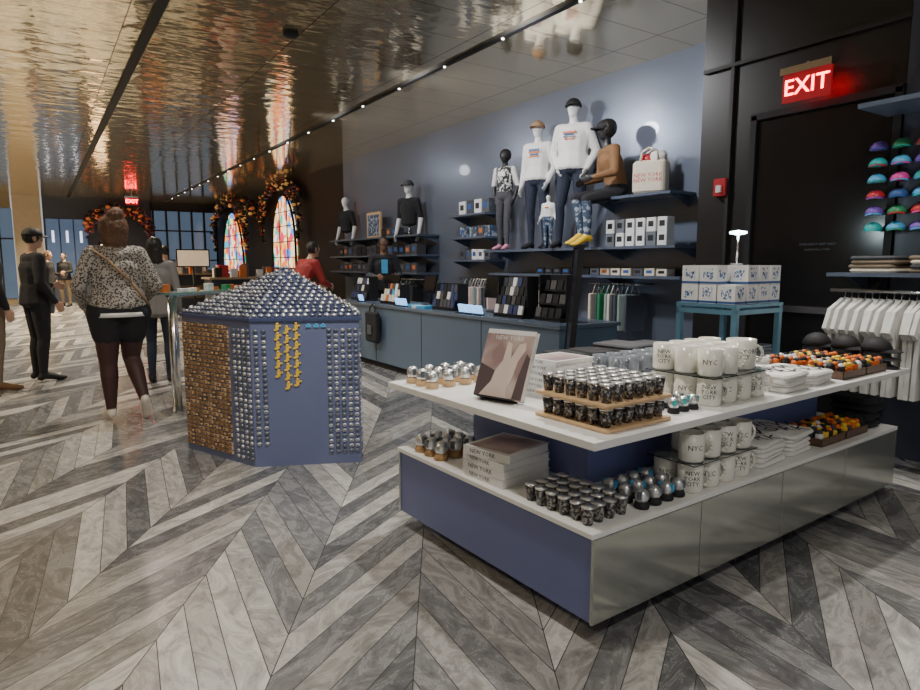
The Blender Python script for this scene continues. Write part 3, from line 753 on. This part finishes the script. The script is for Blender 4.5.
# ---------------------------------------------------------------- figures
BASE=dict(pel=(0,0,.95),wai=(0,0,1.10),che=(0,.0,1.30),neck=(0,-.005,1.45),head=(0,.015,1.63),
 shL=(-.17,0,1.41),elL=(-.225,-.03,1.13),wrL=(-.235,.05,.88),shR=(.17,0,1.41),elR=(.225,-.03,1.13),wrR=(.235,.05,.88),
 hipL=(-.09,0,.92),knL=(-.10,.015,.50),anL=(-.10,-.02,.08),hipR=(.09,0,.92),knR=(.10,.015,.50),anR=(.10,-.02,.08),toL=(-.12,.15,.03),toR=(.12,.15,.03))
def V(a): return Vector(a)
def prims_of(J,bulk=1.0,legs=True,face=True,hair=None,skirt=None,armt=('sleeve','fore'),coat=None,legk=1.0):
    P=[]; bk=bulk
    def cap_(a,ra,b_,rb,t): P.append((V(a),ra if isinstance(ra,tuple) else (ra,)*3,V(b_),rb if isinstance(rb,tuple) else (rb,)*3,t))
    if legs: cap_(J['pel'],(.155*bk,.115*bk,.10),V(J['pel'])+V((0,0,.06)),(.15*bk,.11*bk,.08),'bot')
    cap_(J['wai'],(.145*bk,.105*bk,.10),J['che'],(.165*bk,.115*bk,.12),'top')
    cap_(V(J['pel'])+V((0,0,.09)),(.15*bk,.108*bk,.05),J['wai'],(.142*bk,.102*bk,.08),'top')
    m=(V(J['shL'])+V(J['shR']))/2
    for s in('L','R'): cap_(m+V((0,-.005,-.01)),(.10*bk,.085*bk,.07),V(J['sh'+s]).lerp(m,.15),.058*bk,'top')
    cap_(J['neck'],.056,V(J['head'])+V((0,-.02,-.07)),.05,'skin')
    h=V(J['head'])
    cap_(h+V((0,.012,-.055)),(.052,.065,.05),h+V((0,0,.03)),(.074,.093,.085),'skin')
    if face:
        cap_(h+V((0,.088,.005)),(.009,.010,.012),h+V((0,.102,-.018)),(.014,.013,.010),'skin')
        cap_(h+V((-.016,.084,-.052)),(.010,.007,.006),h+V((.016,.084,-.052)),(.010,.007,.006),'lip')
        for s in(-1,1): cap_(h+V((s*.075,-.005,-.015)),(.010,.018,.022),h+V((s*.078,-.010,.015)),(.010,.020,.018),'skin')
        cap_(h+V((0,.055,-.085)),.022,h+V((0,.065,-.08)),.022,'skin')
    for s,sg in(('L',-1),('R',1)):
        sh,el,wr=V(J['sh'+s]),V(J['el'+s]),V(J['wr'+s])
        cap_(sh,.056*bk,el,.045*bk,armt[0]); cap_(el,.045*bk,wr,.031*(1+(bk-1)*.6),armt[1])
        d=(wr-el).normalized(); f=V((0,1,0)); 
        if abs(d.dot(f))>.75: f=V((0,0,1))
        a=(f-d*f.dot(d)).normalized(); n=d.cross(a)*(-sg)
        for q in(-1,0,1): cap_(wr+d*.015,.018,wr+d*.085+a*q*.024,.015,'skin')
        for q,Lf in enumerate((.058,.072,.068,.054)):
            o=wr+d*.088+a*(1.5-q)*.021; mid=o+d*Lf*.55+a*(1.5-q)*.003+n*.006; tip=mid+d*Lf*.45+n*.016
            cap_(o,.0095,mid,.0085,'skin'); cap_(mid,.0085,tip,.0075,'skin')
        t0=wr+d*.03+a*.024; t1=t0+d*.035+a*.026+n*.006; cap_(t0,.013,t1,.010,'skin'); cap_(t1,.010,t1+d*.03+a*.004+n*.006,.008,'skin')
        if legs:
            hp,kn,an,to=V(J['hip'+s]),V(J['kn'+s]),V(J['an'+s]),V(J['to'+s])
            cap_(hp,.088*legk*(1+(bk-1)*.5),kn,.060*legk,'thigh'); 
            calf=kn.lerp(an,.28)+V((0,-.012,0)); cap_(kn,.058*legk,calf,.058*legk,'leg'); cap_(calf,.058*legk,an,.040,'leg')
            fd=(to-an).normalized(); heel=an-V((0,.03,.03)) if abs(fd.z)<.6 else an-fd*.02
            cap_(an,.042,to,(.040,.05,.030),'shoe'); cap_(heel,(.036,.04,.035),an,.042,'shoe')
            cap_(to,(.040,.045,.028),to+V((0,.035,0)) if abs(fd.z)<.6 else to+fd*.03,(.034,.035,.022),'shoe')
    if hair=='short': cap_(h+V((0,-.018,.02)),(.083,.092,.085),h+V((0,-.01,.05)),(.080,.092,.075),'hair')
    if hair=='bun':
        cap_(h+V((0,-.03,-.01)),(.115,.105,.09),h+V((0,-.015,.035)),(.115,.115,.092),'hair'); cap_(h+V((.01,-.05,.10)),.07,h+V((.02,-.05,.115)),.066,'hair')
        cap_(h+V((0,-.06,-.10)),(.10,.06,.06),h+V((0,-.04,0)),(.11,.08,.08),'hair')
    if hair=='long': 
        cap_(h+V((0,-.02,.02)),(.088,.098,.09),h+V((0,-.015,.045)),(.085,.095,.078),'hair'); cap_(h+V((0,-.045,.0)),(.09,.065,.08),h+V((0,-.06,-.17)),(.095,.045,.08),'hair')
    if hair=='afro': cap_(h+V((0,-.03,.03)),(.11,.11,.11),h+V((0,-.03,.05)),(.11,.11,.10),'hair')
    if coat:
        z0=coat; p=V(J['pel']); cap_((p.x,p.y,z0+.04),(.175*bk,.135*bk,.05),V(J['wai']),(.15*bk,.115*bk,.08),'top')
    if skirt:
        for s in('L','R'):
            hp,kn=V(J['hip'+s]),V(J['kn'+s]); d=kn-hp; q=(skirt-hp.z)/d.z; cap_(hp,.105*legk*(1+(bk-1)*.5),hp+d*q,.098*legk,'bot')
    return P
def figure(name,loc,yaw,H,P,tags,voxel=.011,extra=None):
    s=H/1.75; bm=bmesh.new(); ico=bmesh.new(); bmesh.ops.create_icosphere(ico,subdivisions=2,radius=1); iv=[v.co.copy() for v in ico.verts]; ico.free()
    for a,ra,b_,rb,t in P:
        vs=[bm.verts.new((a+V((v.x*ra[0],v.y*ra[1],v.z*ra[2])))*s) for v in iv]+[bm.verts.new((b_+V((v.x*rb[0],v.y*rb[1],v.z*rb[2])))*s) for v in iv]
        r=bmesh.ops.convex_hull(bm,input=vs)
        bad=[g for g in r['geom_interior'] if isinstance(g,bmesh.types.BMVert)]
        bmesh.ops.delete(bm,geom=bad,context='VERTS')
    me=bpy.data.meshes.new(name+'_src'); bm.to_mesh(me); bm.free()
    o=bpy.data.objects.new(name,me); COL.objects.link(o)
    md=o.modifiers.new('r','REMESH'); md.mode='VOXEL'; md.voxel_size=voxel; md.use_smooth_shade=True
    sm=o.modifiers.new('s','SMOOTH'); sm.factor=.5; sm.iterations=3
    dg=bpy.context.evaluated_depsgraph_get(); dg.update()
    m2=bpy.data.meshes.new_from_object(o.evaluated_get(dg)); o.modifiers.clear(); o.data=m2
    n=len(m2.polygons); c=np.empty(n*3); m2.polygons.foreach_get('center',c); c=c.reshape(-1,3)/s
    best=np.full(n,1e9); tg=np.zeros(n,int); names=list(tags.keys())
    for a,ra,b_,rb,t in P:
        if t not in tags: t='bot' if t=='thigh' else 'top'
        a_=np.array(a); d=np.array(b_)-a_; L=max(1e-9,(d*d).sum()); u=np.clip(((c-a_)@d)/L,0,1)
        cc=a_+u[:,None]*d; rr=np.array(ra)+(np.array(rb)-np.array(ra))*u[:,None]
        q=np.linalg.norm((c-cc)/rr,axis=1)-1; q*=rr.mean(axis=1)
        k=q<best; best[k]=q[k]; tg[k]=names.index(t)
    m2.materials.clear()
    for t in names: m2.materials.append(tags[t])
    m2.polygons.foreach_set('material_index',tg.astype(np.int32)); m2.polygons.foreach_set('use_smooth',[True]*n); m2.update()
    zmin=min(v.co.z for v in m2.vertices)
    o.location=(loc[0],loc[1],loc[2]-(zmin if -.08<zmin<.08 else 0)); o.rotation_euler=(0,0,yaw)
    return o,s
def J_(**k):
    j=dict(BASE); j.update(k); return j
def capfor(o,s,h,m,rz=0,name='cap'):
    b=MB(name); cap(b,Matrix.Translation(V(h)*s+V((0,0,.032*s)))@Matrix.Rotation(rz,4,'Z')@Matrix.Scale(1.15*s,4),m,m)
    return b.done(o)
def eyes(o,s,h,glasses=False):
    b=MB('eyes'); h=V(h)
    for q in(-1,1):
        b.ell((h+V((q*.032,.083,.012)))*s,(.013*s,.007*s,.007*s),eyew,8,5); b.ell((h+V((q*.032,.0895,.012)))*s,(.006*s,.003*s,.006*s),eyek,8,5)
        b.box((h+V((q*.032,.090,.032)))*s,(.032*s,.006*s,.005*s),hairk)
        if glasses:
            p=[(h+V((q*.034+.026*math.cos(a),.104,.010+.02*math.sin(a))))*s for a in [k*math.pi/5 for k in range(11)]]; b.path(p,.0025*s,inkm,5)
            b.tube((h+V((q*.06,.104,.014)))*s,(h+V((q*.085,0,.012)))*s,.002*s,inkm,5)
    return b.done(o)
def tg(top,bot,skin_=skin,sleeve=None,fore=None,leg=None,shoe=beige,hair=hairb,lip=lipm,thigh=None):
    return dict(top=top,bot=bot,skin=skin_,sleeve=sleeve or top,fore=fore or sleeve or top,leg=leg or bot,shoe=shoe,hair=hair,lip=lip,thigh=thigh or bot)
J=J_(hipL=(-.10,0,.92),hipR=(.10,0,.92),knL=(-.10,.05,.50),anL=(-.10,.05,.09),toL=(-.12,.20,.03),knR=(.09,.13,.53),anR=(.14,-.10,.17),toR=(.16,.0,.03),
     elL=(-.29,-.04,1.15),wrL=(-.24,.16,.98),elR=(.29,-.02,1.15),wrR=(.22,.19,1.0),che=(0,.02,1.30),head=(0,.03,1.62))
P_=prims_of(J,1.34,hair='bun',coat=.95,skirt=.76,legk=1.25)
o,s=figure('woman_walking',(.56,6.12,0),0.05,1.76,P_,tg(leopard,cloth_bk,leg=tights,thigh=tights,shoe=beige))
eyes(o,s,J['head'])
b=MB('shirt_hem'); b.lathe((0,0,.895*s),[(.236,0),(.232,.035)],cloth_wt,28,Matrix.Diagonal((1,.79,1,1))); b.done(o)
b=MB('bag_strap'); b.path([(-.20*s,-.02,1.47*s),(-.08*s,-.165*s,1.36*s),(.08*s,-.172*s,1.18*s),(.225*s,-.07*s,.98*s)],.011,tanm); b.done(o)
J=J_(knL=(-.10,.06,.5),anL=(-.1,-.02,.08)); P_=prims_of(J,1.05,hair='long',coat=.80)
o,s=figure('woman_in_grey_coat',(1.12,7.95,0),-.3,1.66,P_,tg(mat('grey_coat',(.22,.21,.20),.85),navy,hair=hairk,shoe=blackm)); eyes(o,s,J['head'])
J=J_(elL=(-.25,.0,1.14),wrL=(-.16,.22,1.1),elR=(.25,-.04,1.14),wrR=(.24,.10,.93))
P_=prims_of(J,1.25,hair='short',coat=.86,legk=1.15)
o,s=figure('man_in_black_cap',(-.03,8.85,0),math.radians(-70),1.76,P_,tg(cloth_bk,cloth_bk,shoe=blackm,hair=hairk)); capfor(o,s,J['head'],blackm); eyes(o,s,J['head'])
J=J_(); P_=prims_of(J,1.22,hair='short',coat=.86,legk=1.15)
o,s=figure('man_in_dark_jacket',(-.46,8.35,0),math.radians(-60),1.80,P_,tg(cloth_bk,khaki,shoe=brown,hair=hairb)); eyes(o,s,J['head'])
for k,(nm,x,y,yw,h,t) in enumerate((('visitor_in_dark_coat',.75,24.3,2.6,1.72,tg(cloth_bk,khaki,hair=hairk,shoe=blackm)),('visitor_in_dark_coat.001',1.5,22.0,1.2,1.68,tg(cloth_gy,cloth_bk,hair=hairb,shoe=blackm)),('visitor_in_dark_coat.002',.25,19.5,-2.0,1.7,tg(cloth_bk,navy,hair=hairb)),('visitor_in_dark_coat.003',2.4,17.4,1.0,1.7,tg(cloth_bk,cloth_bk,hair=hairk)),('visitor_in_dark_coat.004',2.0,13.0,.6,1.7,tg(navy,cloth_gy,hair=hairk)))):
    J=J_(elL=(-.24,.02,1.14),wrL=(-.15,.22,1.12),knR=(.1,.08,.5),anR=(.1,.0,.08)); o,s=figure(nm,(x,y,0),yw,h,prims_of(J,1.12,hair='short',coat=.85),t,.016); eyes(o,s,J['head'])
J=J_(wai=(0,.04,1.10),che=(0,.12,1.28),neck=(0,.19,1.40),head=(0,.25,1.56),shL=(-.17,.16,1.37),shR=(.17,.16,1.37),elL=(-.25,.22,1.12),wrL=(-.16,.42,1.06),elR=(.25,.22,1.12),wrR=(.14,.42,1.06))
o,s=figure('shopper_in_red_shirt',(3.0,8.6,0),math.radians(-75),1.74,prims_of(J,1.15,hair='short',coat=.88),tg(red,navy,skin_=skin,hair=hairk,shoe=blackm)); eyes(o,s,J['head'])
J=J_(elL=(-.25,.05,1.14),wrL=(-.14,.26,1.12),elR=(.25,.05,1.14),wrR=(.14,.26,1.12))
o,s=figure('cashier',(4.72,9.45,0),math.radians(160),1.80,prims_of(J,1.12,hair='short',coat=.88),tg(cloth_bk,cloth_bk,skin_=skind,fore=cloth_gy,hair=hairk,shoe=blackm,lip=skind)); eyes(o,s,J['head'],True)
b=MB('shirt_panel'); b.box((0,.135*s,1.28*s),(.10,.02,.22),sky_b); b.done(o)
def mq(name,loc,yaw,H,J,tags,bulk=1,hair=None,capm=None,prn=None,legs=True,coat=None,stand=True,capz=0):
    P_=prims_of(J,bulk,hair=hair,coat=coat,legs=legs,face=False)
    h=V(J['head']); P_.append((h+V((0,.088,.0)),(.008,.010,.02),h+V((0,.094,-.018)),(.010,.010,.010),'skin'))
    o,s=figure(name,loc,yaw,H,P_,tags,.012)
    if capm: capfor(o,s,J['head'],capm,capz)
    if prn:
        c=V(J['che'])
        b=MB('chest_print')
        for (dx,dz,w,h_,m) in prn: b.box((c+V((dx,.113*bulk,dz)))*s,(w*s,.018*s,h_*s),m)
        b.done(o)
    return o,s
T1=dict(skin=mann,top=cloth_wt,bot=navy,sleeve=cloth_wt,fore=cloth_wt,leg=navy,shoe=cloth_bk,hair=hairk,lip=mann)
ZS=1.551
J=J_(elL=(-.27,-.06,1.15),wrL=(-.20,.06,.94),elR=(.27,-.08,1.16),wrR=(.18,.05,.97),knR=(.13,.06,.5),anR=(.15,.02,.08),toR=(.17,.18,.03))
mq('mannequin_adult',(5.74,6.15,ZS),math.radians(118),1.84,J,T1,1.22,None,blackm,[(0,.05,.16,.02,orank),(.01,.025,.12,.014,bluink),(0,-.0,.15,.014,silver2),(0,-.025,.12,.014,orank)],coat=.92)
T2=dict(T1); T2['hair']=mann
J=J_(elL=(-.25,-.03,1.13),wrL=(-.21,.10,.92),knL=(-.13,.05,.5),anL=(-.14,.02,.08),toL=(-.16,.17,.03))
mq('mannequin_adult.001',(5.76,6.85,ZS),math.radians(112),1.70,J,T2,1.12,None,tanm,[(0,.05,.15,.03,bluink),(0,.02,.16,.02,orank),(0,-.01,.12,.018,bluink),(0,-.035,.14,.015,orank)],coat=.94)
T3=dict(T1,skin=manbk,top=printbk,sleeve=cloth_wt,fore=manbk,bot=cloth_gy,leg=cloth_gy,shoe=pink,hair=hairk)
J=J_(elL=(-.24,-.05,1.13),wrL=(-.22,.05,.90),elR=(.26,-.05,1.15),wrR=(.2,.02,.93),knL=(-.1,.10,.5),anL=(-.13,.14,.08),toL=(-.15,.28,.03))
mq('mannequin_youth',(5.72,7.53,ZS),math.radians(112),1.42,J,T3,1.05,'afro',None,[(0,.03,.14,.08,cloth_wt)])
T4=dict(T1,top=cloth_wt,bot=camo,leg=camo,shoe=silver2)
mq('mannequin_toddler',(5.62,6.46,ZS),math.radians(115),.70,J_(head=(0,.015,1.62),wrL=(-.3,.05,.92),wrR=(.3,.05,.92)),T4,1.3,None,None,[(0,.02,.12,.05,orank)])
T5=dict(T1,skin=manbk,top=brown,sleeve=brown,fore=brown,bot=cloth_bk,leg=camo,shoe=yellow,hair=hairk)
J=J_(pel=(0,-.06,.68),wai=(0,-.05,.84),che=(0,.02,1.03),neck=(0,.06,1.18),head=(0,.09,1.36),shL=(-.17,.04,1.14),shR=(.17,.04,1.14),elL=(-.25,.07,.88),wrL=(-.17,.27,.83),elR=(.26,.02,.87),wrR=(.20,.24,.81),
     hipL=(-.09,-.03,.66),hipR=(.09,-.03,.66),knL=(-.14,.36,.58),knR=(.13,.38,.62),anL=(-.13,.33,.17),anR=(.12,.30,.20),toL=(-.14,.47,.08),toR=(.12,.44,.10))
mq('mannequin_seated',(5.72,5.47,ZS),math.radians(68),1.78,J,T5,1.15,'afro',blackm)
def bust(name,loc,yaw,H,T,hair,capm,prn):
    J=J_(pel=(0,0,.95)); P_=[p for p in prims_of(J,1.0,hair=hair,legs=False,face=False)]
    P_=[(a-V((0,0,.84)),ra,b_-V((0,0,.84)),rb,t) for a,ra,b_,rb,t in P_]
    o,s=figure(name,loc,yaw,H,P_,T,.014)
    if capm: capfor(o,s,V((0,.015,.79)),capm)
    b=MB('stand'); b.cyl((0,0,0),.12,.015,chrome,20); b.tube((0,0,.01),(0,0,.2),.015,chrome); b.done(o)
    o.location.z=loc[2]+.001
    return o
TB=dict(skin=mann,top=cloth_bk,sleeve=cloth_bk,fore=mann,hair=hairb,lip=mann)
bust('mannequin_bust',(5.75,10.45,1.87),math.radians(115),1.9,TB,None,cloth_gy,None)
bust('mannequin_bust.001',(5.75,13.3,1.87),math.radians(110),1.8,TB,None,None,None)
boxes('souvenir_boxes.006',10.9,11.6,1.87,[blackm,cover,cloth_gy],5.8,.18,.2)

# ---------------------------------------------------------------- lights
def spot(name,loc,tgt,e,ang=70,col=(1,.86,.68),r=.05,blend=.6):
    l=bpy.data.lights.new(name,'SPOT'); l.energy=e; l.spot_size=math.radians(ang); l.spot_blend=blend; l.color=col; l.shadow_soft_size=r
    o=bpy.data.objects.new(name,l); COL.objects.link(o); o.location=loc; o.rotation_euler=(V(tgt)-V(loc)).to_track_quat('-Z','Y').to_euler(); return o
W=(1,.95,.88)
spot('spot_table_1',(2.9,3.6,3.55),(2.2,2.0,.7),360,80,W,blend=1)
spot('spot_table_2',(4.12,2.9,3.55),(3.3,1.9,.7),300,80,W,blend=1)
spot('fill_spot_rack',(3.3,1.0,3.55),(4.8,1.8,1.3),130,60,W,blend=1)  # added fill light without a fixture, brightens the hanging shirts and caps
spot('spot_kiosk',(1.1,2.4,3.55),(1.4,4.4,.7),260,70,W,blend=1)
for i,(y,e) in enumerate(((5.1,270),(7.2,200),(9.8,120),(12.6,90))):
    spot('spot_wall_%d'%i,(3.6,y,3.5),(6,y,1.7),e,140,(.97,.97,1),blend=1,r=.12)
for i,y in enumerate((5.6,8.2)): spot('spot_counter_%d'%i,(2.4,y,3.58),(3.7,y,.5),160,90,W,blend=1)
for i,(y,e) in enumerate(((-.8,170),(2.0,150),(6.2,200),(10,450),(14.5,850),(19,1400),(23.5,1500))):
    spot('spot_hall_%d'%i,(1.085,y,3.58),(1.0,y,0),e,140,[W,W,W,(1,.9,.75),(1,.84,.6),(1,.80,.52),(1,.80,.52)][i],blend=1)
for i,(y,e) in enumerate(((3,220),(9,500),(15,1200),(21,1500))):
    spot('spot_left_%d'%i,(-2.0,y,3.58),(-2,y,0),e,150,(1,.84,.58),blend=1)
l=bpy.data.lights.new('lamp_glow','POINT'); l.energy=8; l.color=(.75,.95,1); l.shadow_soft_size=.05
o=bpy.data.objects.new('lamp_glow',l); COL.objects.link(o); o.location=TM@RC@V((.06,.0,ZU+.351+.248+.28))
w=bpy.data.worlds.new('w'); bpy.context.scene.world=w; w.use_nodes=True
w.node_tree.nodes['Background'].inputs[0].default_value=(.80,.80,.82,1); w.node_tree.nodes['Background'].inputs[1].default_value=.58
c=bpy.data.cameras.new('camera'); c.sensor_width=36; c.lens=36*640/920; c.clip_end=100
o=bpy.data.objects.new('camera',c); COL.objects.link(o); o.location=(0,0,1.35); o.rotation_euler=(math.radians(90-7.2),0,math.radians(-33.3))
bpy.context.scene.camera=o
